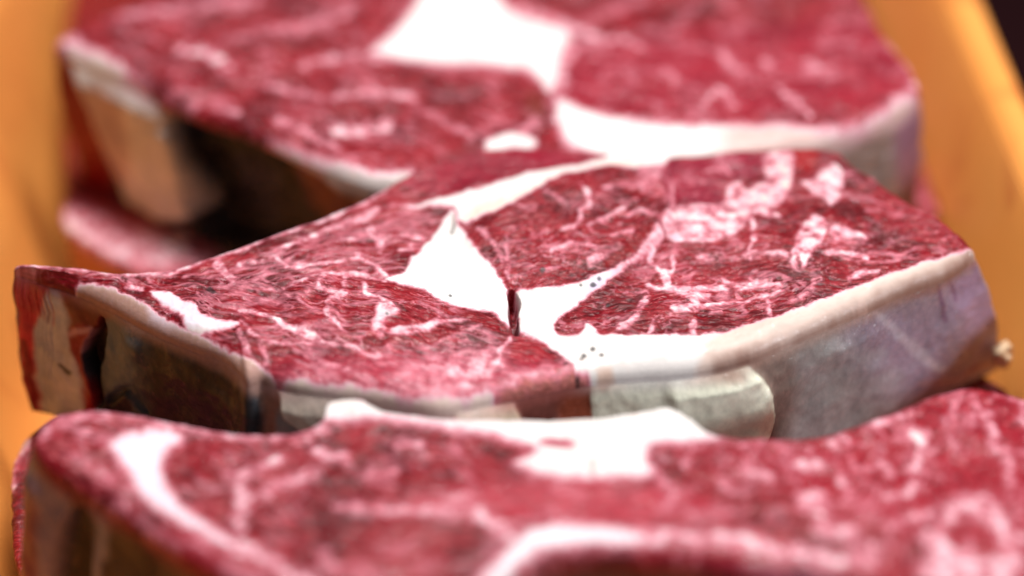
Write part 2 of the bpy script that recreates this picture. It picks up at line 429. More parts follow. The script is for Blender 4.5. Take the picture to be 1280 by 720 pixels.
    SC_ = H.get('C', usw, vsw, 4)*vis[:, None]
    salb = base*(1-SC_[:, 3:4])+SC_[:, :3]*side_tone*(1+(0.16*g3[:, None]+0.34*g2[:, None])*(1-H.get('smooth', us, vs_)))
    # the cut face's colour rolls over the edge
    topa = smooth(alb.reshape(nt_, NU, 3)[-1], NU*0.006)
    roll = (sst(0.10, 0.0, ww)[:, None]*np.ones(NU)[None]).ravel()[:, None]*(0.75)
    salb = salb*(1-roll)+np.broadcast_to(topa[None], (NS, NU, 3)).reshape(-1, 3)*roll
    sSP = H.get('S', usw, vsw)[:, 0:1]*vis[:, None]
    salb = np.clip(salb*(1-sSP)+lin(22, 10, 10)*sSP, 0.002, 0.92)
    sfib = H.get('fib', us, vs_)[:, 0]*vis
    swet = np.clip(0.22+0.5*g2+H.get('wet', us, vs_)[:, 0]*vis, 0.02, 1)
    SCt = np.column_stack([np.clip(0.75-sfib, 0, 1), swet, np.ones(len(us)), np.ones(len(us))])
    SG = np.column_stack([wz*0.5, zz*0.4, sV[:, 1]*0.3])
    # underside
    ub = np.array([0.85, 0.5, 0.0]); 
    Mb = M+OFF*0.5
    BX = np.concatenate([(Mb+(PB-Mb)*k) for k in ub]); nb = len(ub)
    bV = np.column_stack([BX, np.full(len(BX), zb)])
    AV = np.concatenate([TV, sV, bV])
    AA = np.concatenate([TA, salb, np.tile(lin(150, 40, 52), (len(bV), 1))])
    AA = np.clip(AA, 0.001, 0.92)
    AC = np.concatenate([TC, SCt, np.tile([0.2, 0.2, 1, 1], (len(bV), 1))])
    AG = np.concatenate([TG, SG, bV])
    rows = nt_+NS+nb
    idx = np.arange(rows*NU).reshape(rows, NU)
    a = idx[:-1]; b = idx[1:]
    Q = np.stack([a, b, np.roll(b, -1, 1), np.roll(a, -1, 1)], -1)
    if sgn < 0: Q = Q[..., ::-1]
    Q = Q.reshape(-1, 4)
    # vertex normals of the whole skin
    e1 = AV[Q[:, 2]]-AV[Q[:, 0]]; e2 = AV[Q[:, 3]]-AV[Q[:, 1]]
    fn = np.cross(e1, e2)
    VN = np.zeros_like(AV)
    for k in range(4):
        for c in range(3):
            VN[:, c] += np.bincount(Q[:, k], fn[:, c], minlength=len(AV))
    VN /= np.maximum(np.linalg.norm(VN, axis=1), 1e-12)[:, None]
    # which part each face belongs to
    fid = np.zeros(len(Q), int); nrow = np.repeat(np.arange(rows-1), NU)
    top = nrow < nt_-1; sid = (nrow >= nt_-1) & (nrow < nt_-1+NS)
    lid = np.concatenate([lobe_id, np.zeros(len(AV)-len(lobe_id), int)])
    fid[top] = lid[Q[top, 0]]
    sidid = H.geti('ID', usw, vsw)*(vis > 0.5)
    allsid = np.zeros(len(AV), int); allsid[len(TV):len(TV)+len(sV)] = sidid
    fid[sid] = 100+allsid[Q[sid, 1]]
    fid[~top & ~sid] = 199
    lobe_default = min(lobes)
    fid[fid == 0] = lobe_default
    names = {0: 'muscle', 199: 'underside', 100: 'side_membrane'}
    names.update({i: n[0] for i, n in lobes.items()}); names.update(parts)
    root = bpy.data.objects.new(name, None); COL.objects.link(root)
    c0 = np.array([P[:, 0].mean(), P[:, 1].mean(), zb]); root.location = c0
    root['label'] = label; root['category'] = 'steak'; root['group'] = group
    root.empty_display_size = 0.02
    for i in np.unique(fid):
        if (fid == i).sum() < 150: fid[fid == i] = 100 if 100 < i < 199 else lobe_default
    for i in np.unique(fid):
        q = Q[fid == i]
        used = np.unique(q); rm = np.zeros(len(AV), np.int32); rm[used] = np.arange(len(used))
        nm = names.get(i, 'muscle'); plab = None
        if isinstance(nm, tuple): nm, plab = nm
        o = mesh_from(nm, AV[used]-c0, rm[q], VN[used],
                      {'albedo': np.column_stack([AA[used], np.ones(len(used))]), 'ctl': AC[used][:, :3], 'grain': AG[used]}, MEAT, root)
        if plab: o['label'] = plab
    return root

# ================================================================== the steak in focus
def middle_steak():
    C, H = Canvas(), Canvas()
    # muscles of the cut face
    for i, p in {1: [(-60,250),(-60,620),(800,620),(760,470),(716,455),(680,420),(634,408),(600,388),(540,370),(480,348),(400,342),(355,360),(270,345),(150,338),(60,300)],
                 2: [(60,325),(150,342),(270,347),(355,360),(400,343),(480,348),(540,300),(566,262),(500,256),(520,150),(200,200)],
                 3: [(480,260),(566,262),(660,225),(760,196),(790,185),(780,120),(400,160)],
                 4: [(566,262),(580,275),(610,270),(660,250),(720,218),(770,205),(815,205),(835,250),(830,285),(790,318),(735,345),(700,357),(632,360),(590,310)],
                 5: [(790,190),(820,200),(840,250),(830,290),(760,350),(700,395),(697,412),(760,440),(1300,440),(1300,120),(800,130)]}.items():
        C.ident('ID', C.polymask(p, 1), i)
    chunk = [(563,262),(575,277),(590,303),(608,322),(626,344),(634,360),(638,380),(637,405),(630,402),(612,388),(586,385),(560,380),(540,370),(528,359),(502,355),(480,347),(500,339),(515,320),(532,298),(548,280)]
    right = [(645,362),(665,360),(700,357),(735,346),(765,333),(792,316),(806,300),(822,282),(831,290),(822,306),(800,322),(775,338),(750,358),(725,375),(705,390),(694,402),(697,413),(715,416),(726,411),(733,401),(745,408),(752,414),(800,415),(880,413),(930,404),(980,390),(1030,371),(1080,352),(1130,335),(1190,315),(1250,298),
             (1250,340),(1130,380),(980,460),(860,490),(740,480),(716,455),(700,440),(678,424),(655,413),(646,408)]
    band = [(500,257),(540,250),(580,241),(620,232),(660,221),(700,211),(740,200),(762,190),(800,175),(835,190),(825,203),(790,208),(760,207),(720,218),(690,233),(662,250),(640,262),(610,271),(583,277),(570,270),(560,258)]
    for p, i in ((chunk, 10), (right, 11), (band, 12)):
        C.mx('F', C.polymask(p, 5), 1.0); C.ident('ID', C.polymask(p, 1), i); C.mx('X', C.polymask(p, 3), 1)
    # slit beside the fat and its little twin
    C.add('D', C.linemask([(639,364),(643,378),(641,392),(645,411)], [6, 11, 8, 4], 3), -5.5)
    C.mx('S', C.linemask([(641,372),(643,388),(645,411)], [3, 8, 5], 3), 0.6)  # shade down inside the slit, painted dark
    C.mix('C', C.linemask([(642,362),(642,385),(643,410)], [11, 13, 9], 4), lin(150,96,60), 0.9)
    C.mul('F', C.linemask([(644,372),(643,385),(643,412)], [7, 9, 8], 3), 0.25)
    C.add('D', C.linemask([(566,268),(567,278),(564,286)], 2.5, 2), -1.5); C.mx('S', C.linemask([(566,270),(567,278),(564,285)], 2.2, 1.5), 0.6)
    C.mix('C', C.polymask([(580,262),(640,250),(700,222),(760,200),(800,190),(790,205),(720,222),(660,255),(590,280)], 8), lin(244,214,196), 0.8)
    C.mix('C', C.polymask([(735,352),(780,330),(835,285),(850,295),(800,335),(745,372)], 8), lin(214,200,222), 0.9)
    C.mix('C', C.polymask([(900,412),(1000,385),(1130,335),(1250,300),(1250,400),(900,470)], 6), lin(222,196,182), 0.9)
    C.mix('C', C.polymask([(560,330),(600,318),(640,350),(640,415),(590,392),(480,350)], 10), np.array([0.9,0.88,0.85]), 1)
    C.mul('F', C.polymask([(768,330),(800,305),(830,276),(845,290),(825,312),(790,334)], 9), .62); C.mix('C', C.polymask([(765,330),(800,305),(830,276),(845,290),(825,312),(780,345)], 10), lin(176,150,178), .8)
    # soft pink fat, right hand muscle
    for p, w in (([(832,262),(868,254),(900,252),(912,230),(925,226),(934,236),(958,224),(952,200),(975,192),(992,196),(986,240),(970,262),(942,266),(922,290),(892,300),(858,300),(836,296)], .78),
                 ([(1000,228),(1018,224),(1030,212),(1044,208),(1054,222),(1052,240),(1040,260),(1024,248),(1012,236)], .85),
                 ([(1006,276),(1020,272),(1032,284),(1029,304),(1014,318),(1008,336),(994,340),(988,326),(994,308),(1000,292)], .82),
                 ([(1036,282),(1060,288),(1085,294),(1082,300),(1050,300),(1036,296)], .7),
                 ([(945,254),(965,262),(978,272),(965,274),(950,266)], .85),
                 ([(805,165),(830,200),(815,240),(795,215)], .5),
                 ([(868,312),(892,316),(896,324),(875,322)], .6), ([(1080,212),(1095,214),(1098,224),(1086,224)], .6),
                 ([(832,352),(860,358),(890,362),(880,370),(862,368),(838,360)], .8)):
        C.mx('F', C.polymask(p, 3.5), w)
    C.mix('C', C.polymask([(950,180),(1000,180),(1000,270),(930,270),(930,225)], 6), lin(240,205,180), 0.8)
    C.mul('F', C.linemask([(998,326),(1002,332)], 5, 2), 0.3)
    for pts, w, v in (([(815,305),(813,322),(822,334),(836,337),(843,330),(840,316)], 5, .8), ([(830,338),(836,350)], 8, .8),
                      ([(780,361),(808,360)], 3, .75), ([(812,352),(850,356),(900,354),(938,352)], 5, .8), ([(850,362),(870,372),(866,380),(845,383)], 7, .85),
                      ([(866,380),(900,374),(940,370),(970,362),(985,357)], 3.2, .85), ([(808,368),(800,385),(786,400),(770,404)], 6, .7),
                      ([(872,388),(905,384)], 2.2, .6), ([(866,400),(864,414)], 6, .7), ([(816,400),(814,414)], 6, .6), ([(962,372),(960,392)], 5, .6),
                      ([(935,270),(944,286),(942,300)], 6, .7), ([(930,318),(960,316),(985,322)], 4, .65), ([(940,305),(938,320)], 5, .6),
                      ([(905,345),(925,352),(950,354),(975,354)], 4, .8), ([(942,340),(946,352)], 8, .6), ([(1060,346),(1080,340),(1096,338)], 4, .7), ([(1000,372),(1015,362)], 4, .6),
                      ([(1035,318),(1055,317),(1085,322)], 5, .7), ([(1045,300),(1090,302)], 4, .55), ([(1082,262),(1120,266),(1150,270)], 4, .3),
                      ([(727,240),(736,250),(738,262),(728,268),(722,280),(718,290),(705,291)], 5, .75), ([(745,282),(765,272),(780,264),(785,256)], 4, .65),
                      ([(775,258),(795,254)], 3.5, .6), ([(680,246),(700,256),(720,262)], 3, .4), ([(735,288),(752,282)], 4, .6), ([(755,240),(790,232),(805,240)], 3.5, .5),
                      ([(775,285),(782,276),(800,268),(818,272)], 4, .5), ([(765,300),(790,292)], 3.5, .5),
                      ([(600,285),(612,300),(625,322),(634,342)], 4, .5), ([(632,310),(636,330),(633,345)], 3.5, .5), ([(690,318),(720,312),(750,318),(735,330)], 6, .6),
                      ([(640,345),(670,340),(705,336)], 3, .55), ([(825,205),(838,230),(842,258)], 5, .5), ([(900,190),(912,215)], 4, .5)):
        C.mx('F', C.linemask(pts, w*1.2, 3.4), v)
    C.mix('T', C.linemask([(757,329),(775,320),(795,308),(812,293),(816,284)], [8, 11, 13, 12, 7], 2.5), lin(120,2,10), 0.95)
    C.mx('X', C.linemask([(757,329),(795,308),(816,284)], 9, 3), 1)
    C.mix('T', C.polymask([(990,190),(1015,185),(1022,200),(1012,216),(992,208)], 4), lin(150,10,14), 0.8); C.mx('X', C.polymask([(990,190),(1015,185),(1022,200),(1012,216),(992,208)], 4), 1)
    C.mix('T', C.polymask([(830,195),(950,190),(945,222),(905,225),(900,250),(840,250)], 8), lin(140,24,52), 0.6)
    C.mix('T', C.polymask([(500,225),(560,205),(640,188),(752,188),(740,200),(660,220),(560,240)], 5), lin(138,18,42), 0.75)
    C.mul('K', C.polymask([(0,0),(1,0),(1,1)], 1), 1)
    C.add('K', C.polymask([(500,225),(560,205),(640,188),(752,188),(740,200),(660,220),(560,240)], 8), -0.5)
    # left hand muscle: drawn out veins
    C.mx('F', C.polymask([(188,362),(212,363),(226,373),(243,380),(252,392),(275,400),(297,404),(298,411),(272,415),(250,414),(236,410),(228,398),(216,386),(200,376)], 5), .95)
    C.mx('F', C.polymask([(470,386),(484,382),(500,390),(498,398),(486,402),(484,412),(476,424),(466,422),(464,410),(470,400)], 5), .84)
    for pts, w, v in (([(16,331),(60,333),(105,337),(150,341),(200,340),(240,330),(300,311),(340,295),(400,273),(440,257),(478,237)], 4, .75),
                      ([(300,331),(330,325),(347,318),(358,308),(380,298),(404,288),(422,280)], 4, .75), ([(346,318),(352,330),(360,336)], 4, .7),
                      ([(356,337),(390,333),(430,328),(452,323),(462,326),(478,340),(490,350)], 3.5, .8), ([(452,322),(448,318)], 6, .6), ([(462,280),(468,292),(474,300)], 9, .7), ([(425,302),(460,298),(500,290),(530,292)], 3.5, .7),
                      ([(505,268),(508,285),(515,300)], 4, .5), ([(500,308),(528,306)], 3, .6), ([(420,280),(440,275),(470,262)], 7, .65),
                      ([(355,361),(380,352),(400,345),(430,341),(452,343),(480,350)], 3.5, .8), ([(396,364),(398,354),(404,347)], 4, .8), ([(396,365),(420,370),(432,368)], 4, .75),
                      ([(434,368),(432,354),(437,345)], 4, .75), ([(456,357),(460,370),(476,378),(494,390)], 4.5, .85),
                      ([(432,369),(416,378),(410,390),(414,402),(424,412),(432,420)], [5, 8, 9, 6, 4, 3], .75), ([(437,372),(470,374)], 3, .55),
                      ([(300,390),(325,396),(345,402),(362,412),(380,418),(396,428),(404,432)], [4, 5, 4, 7, 8, 6, 4], .85),
                      ([(488,420),(505,418),(525,414),(548,406),(560,402),(585,400)], [4, 8, 7, 4, 3, 2], .75), ([(300,402),(325,425),(360,430),(404,432),(440,436),(470,447)], 3.5, .65),
                      ([(302,420),(312,445),(308,470)], 7, .55), ([(330,428),(332,452)], 5, .5), ([(385,435),(395,455),(400,470)], 5, .5), ([(404,455),(425,460),(450,470),(470,480)], 6, .5),
                      ([(300,358),(340,364),(360,372),(380,386)], 3, .55), ([(310,372),(345,380),(360,390)], 2.6, .5), ([(330,352),(352,366),(372,378)], 2.6, .45), ([(270,330),(282,342),(292,352)], 8, .7), ([(160,352),(175,358)], 5, .8), ([(230,345),(262,340)], 3, .5),
                      ([(540,372),(552,392),(545,405)], 2.5, .4), ([(505,440),(540,432),(575,418),(600,408)], 3, .45), ([(640,416),(628,432),(612,460),(590,478)], [3, 6, 9, 12], .7), ([(470,445),(500,462),(515,480)], 6, .55)):
        C.mx('F', C.linemask(pts, np.array(w)*1.3 if isinstance(w, list) else w*1.35, 3.6), v*.92)
    C.mx('F', C.polymask([(500,452),(545,438),(600,425),(625,425),(640,455),(700,445),(722,462),(690,478),(620,490),(560,515),(500,505),(480,478)], 14), .50)
    C.mx('F', C.polymask([(560,455),(600,445),(612,455),(600,478),(565,485)], 8), .72)
    C.mx('F', C.linemask([(330,470),(400,487),(450,497),(500,507),(545,512)], 14, 8), .55)
    C.mul('F', C.polymask([(640,428),(660,425),(683,436),(668,450),(646,452)], 3), .12)
    C.mix('T', C.polymask([(640,428),(660,425),(683,436),(668,450),(646,452)], 3), lin(150,26,36), 0.6)
    C.mx('X', C.polymask([(640,428),(660,425),(683,436),(668,450),(646,452)], 3), .9)
    C.mix('T', C.polymask([(490,352),(540,372),(600,390),(632,410),(560,395),(510,380),(470,365)], 5), lin(146,18,28), 0.5)
    C.mix('T', C.polymask([(300,470),(400,490),(560,520),(700,480),(715,455),(560,440),(400,450)], 16), lin(186,62,84), 0.5)
    C.mix('C', C.polymask([(440,400),(640,400),(640,520),(440,520)], 20), lin(232,208,216), 0.8)
    C.add('K', C.polymask([(150,345),(400,345),(560,385),(620,410),(600,470),(400,470),(300,430)], 12), 0.7)
    C.add('K', C.polymask([(120,335),(280,335),(300,460),(200,400)], 12), 0.1)
    C.add('K', C.polymask([(840,300),(1000,300),(1200,305),(1000,380),(740,400)], 12), 0.35)
    C.add('K', C.polymask([(60,325),(480,250),(540,300),(480,345),(300,350)], 12), 0.5)
    C.add('fib', C.polymask([(590,275),(760,215),(830,260),(740,340),(650,355)], 10), 0.5)
    C.add('fib', C.polymask([(380,345),(500,355),(630,410),(500,440),(380,400)], 10), 0.6)
    C.add('fib', C.polymask([(1040,290),(1200,300),(1000,370),(760,400),(850,340)], 10), 0.6)
    # thin bruise lines where the muscles part and dark specks on the fat
    for u, v, r in ((741.5,354,3.2),(749,346.5,2.2),(726,355,1.6),(752,440,2.4),(741,432.5,2.6),(730,440,2.8),(727,444,2.2),(722,462,2.4),(707,450,2.6),(678,341,3),(760,376,2.4),(764,279,2.2),(563,368,2),(484,397,1.8),(262,364,4),(266,367,3)):
        r *= 1.35; C.mx('S', C.polymask([(u-r,v),(u,v-r*.8),(u+r,v),(u,v+r*.8)], 1.2), .85)
    # height: fat of the rim rounded, muscles domed
    C.add('D', C.polymask([(590,290),(700,225),(820,215),(825,280),(740,335),(640,352)], 18), 0.9)
    C.add('D', C.linemask([(480,348),(400,342),(355,360)], 5, 4), -0.5)
    C.add('D', C.polymask([(365,362),(430,345),(520,362),(620,402),(560,430),(400,425)], 16), 1.0)
    C.add('D', C.linemask([(830,205),(842,250),(835,290),(800,325)], 6, 5), -0.7)

    C.mix('C', C.linemask([(900,452),(985,426),(1060,394),(1120,366),(1180,342),(1215,322)], 24, 9), lin(146,104,88), .95)
    C.mix('T', C.linemask([(625,486),(670,474),(735,460)], 14, 8), lin(176,104,92), .85); C.mul('F', C.linemask([(630,486),(670,475),(732,462)], 9, 6), .3); C.mx('X', C.linemask([(625,486),(735,460)], 8, 5), .8)
    C.mix('C', C.polymask([(745,455),(762,452),(768,464),(752,470)], 4), lin(214,150,104), .5)
    # rounded skin rim along the front left
    rim = [(92,346),(118,349),(150,358),(190,380),(222,400),(262,418),(296,438),(322,452),(345,464),(345,480),(310,480),(290,462),(225,422),(150,385),(95,362)]
    C.mx('F', C.polymask(rim, 4), .9); C.mix('C', C.polymask(rim, 6), lin(182,140,122), 1); C.ident('ID', C.polymask(rim, 1), 13); C.mx('X', C.polymask(rim, 3), 1)
    C.mix('C', C.polymask([(200,360),(300,400),(300,415),(200,395),(180,360)], 6), lin(232,214,228), .8)
    e2 = [(345,468),(372,475),(410,481),(455,487),(500,496),(545,502),(580,496),(610,488)]
    C.mx('F', C.linemask(e2, [3,12,6,15,7,4,16,8,14], 8), .95); C.mix('C', C.linemask(e2, [10,18,12,22,12], 8), lin(222,200,184), .9)
    # ---- sides (drawn where they show)
    H.mix('C', H.polymask([(860,440),(1000,400),(1215,318),(1275,470),(1100,620),(850,620)], 6), lin(178,174,170), 1)
    H.mix('C', H.polymask([(880,455),(1000,415),(1060,390),(1140,355),(1185,345),(1175,360),(1080,390),(1000,425),(900,480)], 9), lin(205,165,145), 0.8)
    H.mix('C', H.linemask([(860,445),(930,440),(1000,418),(1060,392),(1100,378)], 3, 2.5), lin(226,210,190), .8)
    H.mix('C', H.polymask([(1120,350),(1160,338),(1180,350),(1170,368),(1120,372)], 6), lin(160,100,84), .8)
    H.mix('C', H.polymask([(1060,405),(1150,365),(1190,335),(1240,310),(1285,470),(1220,500),(1130,500)], 45), lin(178,160,186), .85)
    H.mix('C', H.polymask([(1185,325),(1240,305),(1262,380),(1280,460),(1240,480),(1205,410)], 20), lin(190,162,198), .85)
    for pts, w in (([(1165,335),(1170,355),(1180,380),(1185,400)], 5), ([(1182,345),(1195,375)], 4)):
        H.mix('C', H.linemask(pts, w, 3), lin(130,80,126), .6)
    H.mix('C', H.linemask([(1085,385),(1115,410),(1150,440),(1180,462)], [5, 9, 12, 8], 6), lin(240,236,246), .5)
    H.mix('C', H.linemask([(1198,343),(1214,340)], 3, 2), lin(200,190,200), .6)
    H.mx('wet', H.polymask([(1040,390),(1180,345),(1230,330),(1262,460),(1180,480)], 14), 1.0)
    H.mix('C', H.linemask([(1208,468),(1225,458),(1240,455),(1250,462)], 4, 3), lin(170,60,60), .7)
    H.mix('C', H.linemask([(1150,478),(1200,474),(1250,452)], 5, 3), lin(205,170,170), .7)
    for pts, w, a in (([(1040,430),(1070,445),(1100,440)], 10, .35), ([(1000,455),(1030,470)], 14, .3), ([(960,430),(990,470)], 20, .3), ([(1120,470),(1060,500)], 14, .3)):
        H.mix('C', H.linemask(pts, w, 9), lin(196,196,196), a)
    H.mix('C', H.polymask([(880,470),(980,430),(1000,500),(960,560),(900,520)], 18), lin(150,112,88), .6)
    # front middle: red brown meat, pale flaps
    H.mix('C', H.polymask([(560,480),(745,455),(745,560),(560,560)], 7), lin(176,110,96), 1)
    H.mix('C', H.polymask([(700,470),(745,465),(742,530),(700,530)], 8), lin(180,84,50), .8)
    H.mix('C', H.polymask([(640,490),(700,480),(690,530),(640,530)], 8), lin(140,72,62), .7)
    H.mix('C', H.polymask([(430,485),(560,500),(560,560),(430,560)], 8), lin(176,100,96), 1)
    flapR = [(744,440),(800,430),(870,425),(920,440),(946,468),(960,505),(957,545),(930,575),(760,575),(742,520)]
    H.ident('ID', H.polymask(flapR, 1), 1); H.mix('C', H.polymask(flapR, 2.5), np.array([1.26,1.26,1.0]), 1); H.mx('smooth', H.polymask(flapR, 4), .85)
    H.add('D', H.polymask([(850,425),(920,440),(946,468),(960,505),(957,545),(930,575),(850,575),(835,500)], 12), 1.6); H.add('D', H.polymask(flapR, 7), 0.6)
    H.mix('C', H.polymask([(745,455),(870,448),(900,455),(880,466),(745,472)], 6), lin(240,236,222), .9)
    H.mix('C', H.polymask([(855,462),(890,458),(930,465),(925,475),(860,476)], 6), lin(222,180,160), .7)
    0 and H.mix('C', H.linemask([(895,475),(890,505),(896,540)], 3, 3), lin(150,140,110), .4); 0 and H.add('D', H.linemask([(892,490),(890,515),(896,545)], 5, 5), -0.8)
    H.mix('C', H.polymask([(750,466),(766,464),(770,478),(756,486),(748,478)], 4), lin(196,120,64), .8)
    flapL = [(346,482),(380,480),(430,480),(470,488),(440,500),(415,520),(400,540),(372,533),(352,510)]
    H.ident('ID', H.polymask(flapL, 1), 2); H.mix('C', H.polymask(flapL, 2.5), lin(230,214,196), 1); H.add('D', H.polymask(flapL, 4), 1.8)
    flapC = [(572,522),(585,500),(612,488),(632,496),(652,520),(650,560),(560,560)]
    H.ident('ID', H.polymask(flapC, 1), 3); H.mix('C', H.polymask(flapC, 3), lin(206,184,158), 1); H.add('D', H.polymask(flapC, 3), 1.8)
    # left: grey-green membrane over meat, side's shade darkened into the colour
    H.mix('C', H.polymask([(310,455),(345,466),(348,490),(345,560),(312,560)], 5), lin(190,130,104), 1)
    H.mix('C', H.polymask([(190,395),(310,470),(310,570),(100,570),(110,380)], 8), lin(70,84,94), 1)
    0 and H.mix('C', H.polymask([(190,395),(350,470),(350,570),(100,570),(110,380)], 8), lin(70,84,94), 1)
    H.mix('C', H.polymask([(190,430),(240,440),(310,480),(315,560),(200,560)], 14), lin(44,30,28), .9)  # lower part painted near black to stand for shade
    H.mix('C', H.polymask([(100,352),(165,378),(225,408),(300,452),(330,468),(325,490),(300,480),(225,440),(160,400),(100,372)], 7), lin(190,150,132), .85)
    H.mix('C', H.polymask([(66,343),(100,352),(130,366),(140,400),(120,430),(95,430),(72,380)], 6), lin(140,58,40), 1)
    H.mix('C', H.polymask([(88,412),(112,408),(116,420),(104,440),(104,470),(118,500),(120,530),(98,530),(90,470)], 3), lin(158,40,44), 1)
    H.mix('C', H.linemask([(86,418),(112,412),(108,430),(106,438)], 5, 3), lin(216,170,180), .9)
    H.mix('C', H.polymask([(6,320),(66,336),(72,380),(50,420),(50,480),(56,540),(0,540)], 4), lin(222,60,80), 1)
    H.mix('C', H.linemask([(26,430),(36,470),(44,525)], 12, 3), lin(130,14,34), .8)
    H.mix('C', H.polymask([(72,352),(80,375),(84,400),(92,450),(104,500),(100,535),(62,535),(46,480),(42,420),(54,385)], 4), lin(214,220,228), 1)
    H.mx('S', H.linemask([(72,455),(78,462),(84,467)], 4, 2), .9)
    H.ident('ID', H.polymask([(12,325),(66,340),(100,352),(118,370),(128,400),(112,430),(104,470),(120,530),(10,560)], 1), 4)
    cav = [(130,398),(122,408),(112,422),(107,445),(108,475),(118,505),(128,500),(124,470),(126,440),(132,410)]
    H.add('D', H.polymask(cav, 3), -4.5); H.mx('S', H.polymask(cav, 2.5), .97)  # cavity is sunk in, and its shade is painted near black
    H.add('D', H.linemask([(140,500),(160,488),(180,520)], 8, 4), -1.5); H.mx('S', H.polymask([(128,505),(146,500),(152,486),(165,512),(160,560),(130,560)], 4), .8)  # smaller hollow beside it, shade painted in as well
    H.mix('C', H.polymask([(134,400),(160,410),(168,470),(150,495),(134,480),(128,450)], 6), lin(112,132,138), .9)
    for k in range(10):
        x0 = 17+k*5.2; H.add('D', H.linemask([(x0,335),(x0+1.5,400),(x0+1,500)], 1.6, 1.5), -0.35)
        H.mix('C', H.linemask([(x0,338),(x0+1.5,380+k*3)], 1.8, 1.8), lin(214,120,120) if k % 2 else lin(140,18,30), .6)
    H.add('D', H.linemask([(10,395),(8,430),(16,450)], 10, 12), -1.5)
    outline = [(16,331,0,.0),(40,336,0,0),(66,342,0,0),(100,351),(140,367),(180,389),(215,406),(245,419),(275,432),(297,450),(308,464),(326,460),(345,466),
               (372,474),(410,480),(455,486),(500,495),(545,502),(580,495),(620,484),(670,474),(740,460),(800,453),(870,446),(930,434),(985,412),(1060,381),(1120,355),(1180,332,.3,.5),(1213,314,1.0,.95),(1220,308,1.15,.95),
               (1208,297,1.0,.9),(1172,270,.4,.3),(1140,253),(1100,227),(1066,208),(1046,191),(1000,186),(930,188),(850,190),(770,187),(720,185),(660,186),(600,190),(560,199),(520,214),(480,233),(440,253),(400,269),(340,291),(300,307),(240,326),(200,335),(150,338),(105,334),(55,330)]
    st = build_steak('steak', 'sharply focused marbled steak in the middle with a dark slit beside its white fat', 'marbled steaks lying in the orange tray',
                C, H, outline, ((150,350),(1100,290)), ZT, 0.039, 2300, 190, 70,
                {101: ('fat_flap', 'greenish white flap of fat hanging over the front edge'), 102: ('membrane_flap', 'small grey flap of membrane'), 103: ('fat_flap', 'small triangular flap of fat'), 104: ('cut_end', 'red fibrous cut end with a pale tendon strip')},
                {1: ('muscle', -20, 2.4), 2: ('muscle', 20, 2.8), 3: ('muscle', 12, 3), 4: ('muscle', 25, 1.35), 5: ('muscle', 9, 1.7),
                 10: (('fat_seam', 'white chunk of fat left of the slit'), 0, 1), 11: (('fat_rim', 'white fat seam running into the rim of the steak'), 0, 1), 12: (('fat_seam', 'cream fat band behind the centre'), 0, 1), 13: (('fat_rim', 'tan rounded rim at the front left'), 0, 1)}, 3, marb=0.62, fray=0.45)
    g = np.random.RandomState(8); V = []; nu, nv = 28, 14
    c = np.append(unproj([1254], [443], ZT-0.031)[0], ZT-0.031)
    for j in range(nv+1):
        th = math.pi*j/nv
        for i in range(nu):
            ph = 2*math.pi*i/nu
            dvec = np.array([math.sin(th)*math.cos(ph), math.sin(th)*math.sin(ph), math.cos(th)])
            r = 1+0.35*noise(np.array([dvec[0]*1.7+3]), np.array([dvec[1]*1.7+dvec[2]*1.3]), 4)[0]+0.15*noise(np.array([dvec[0]*5]), np.array([dvec[2]*5+dvec[1]*4]), 9)[0]
            V.append(c+dvec*np.array([0.0022, 0.0026, 0.0030])*r)
    V = np.array(V); idx = np.arange((nv+1)*nu).reshape(nv+1, nu)
    Q = np.stack([idx[:-1], idx[1:], np.roll(idx[1:], -1, 1), np.roll(idx[:-1], -1, 1)], -1).reshape(-1, 4)
    o = mesh_from('fat_scrap', V-np.array(st.location), Q, None, {'albedo': np.tile([*lin(226,196,160), 1], (len(V), 1)), 'ctl': np.tile([1.0, .4, 1], (len(V), 1)), 'grain': V}, MEAT, st)
    return st

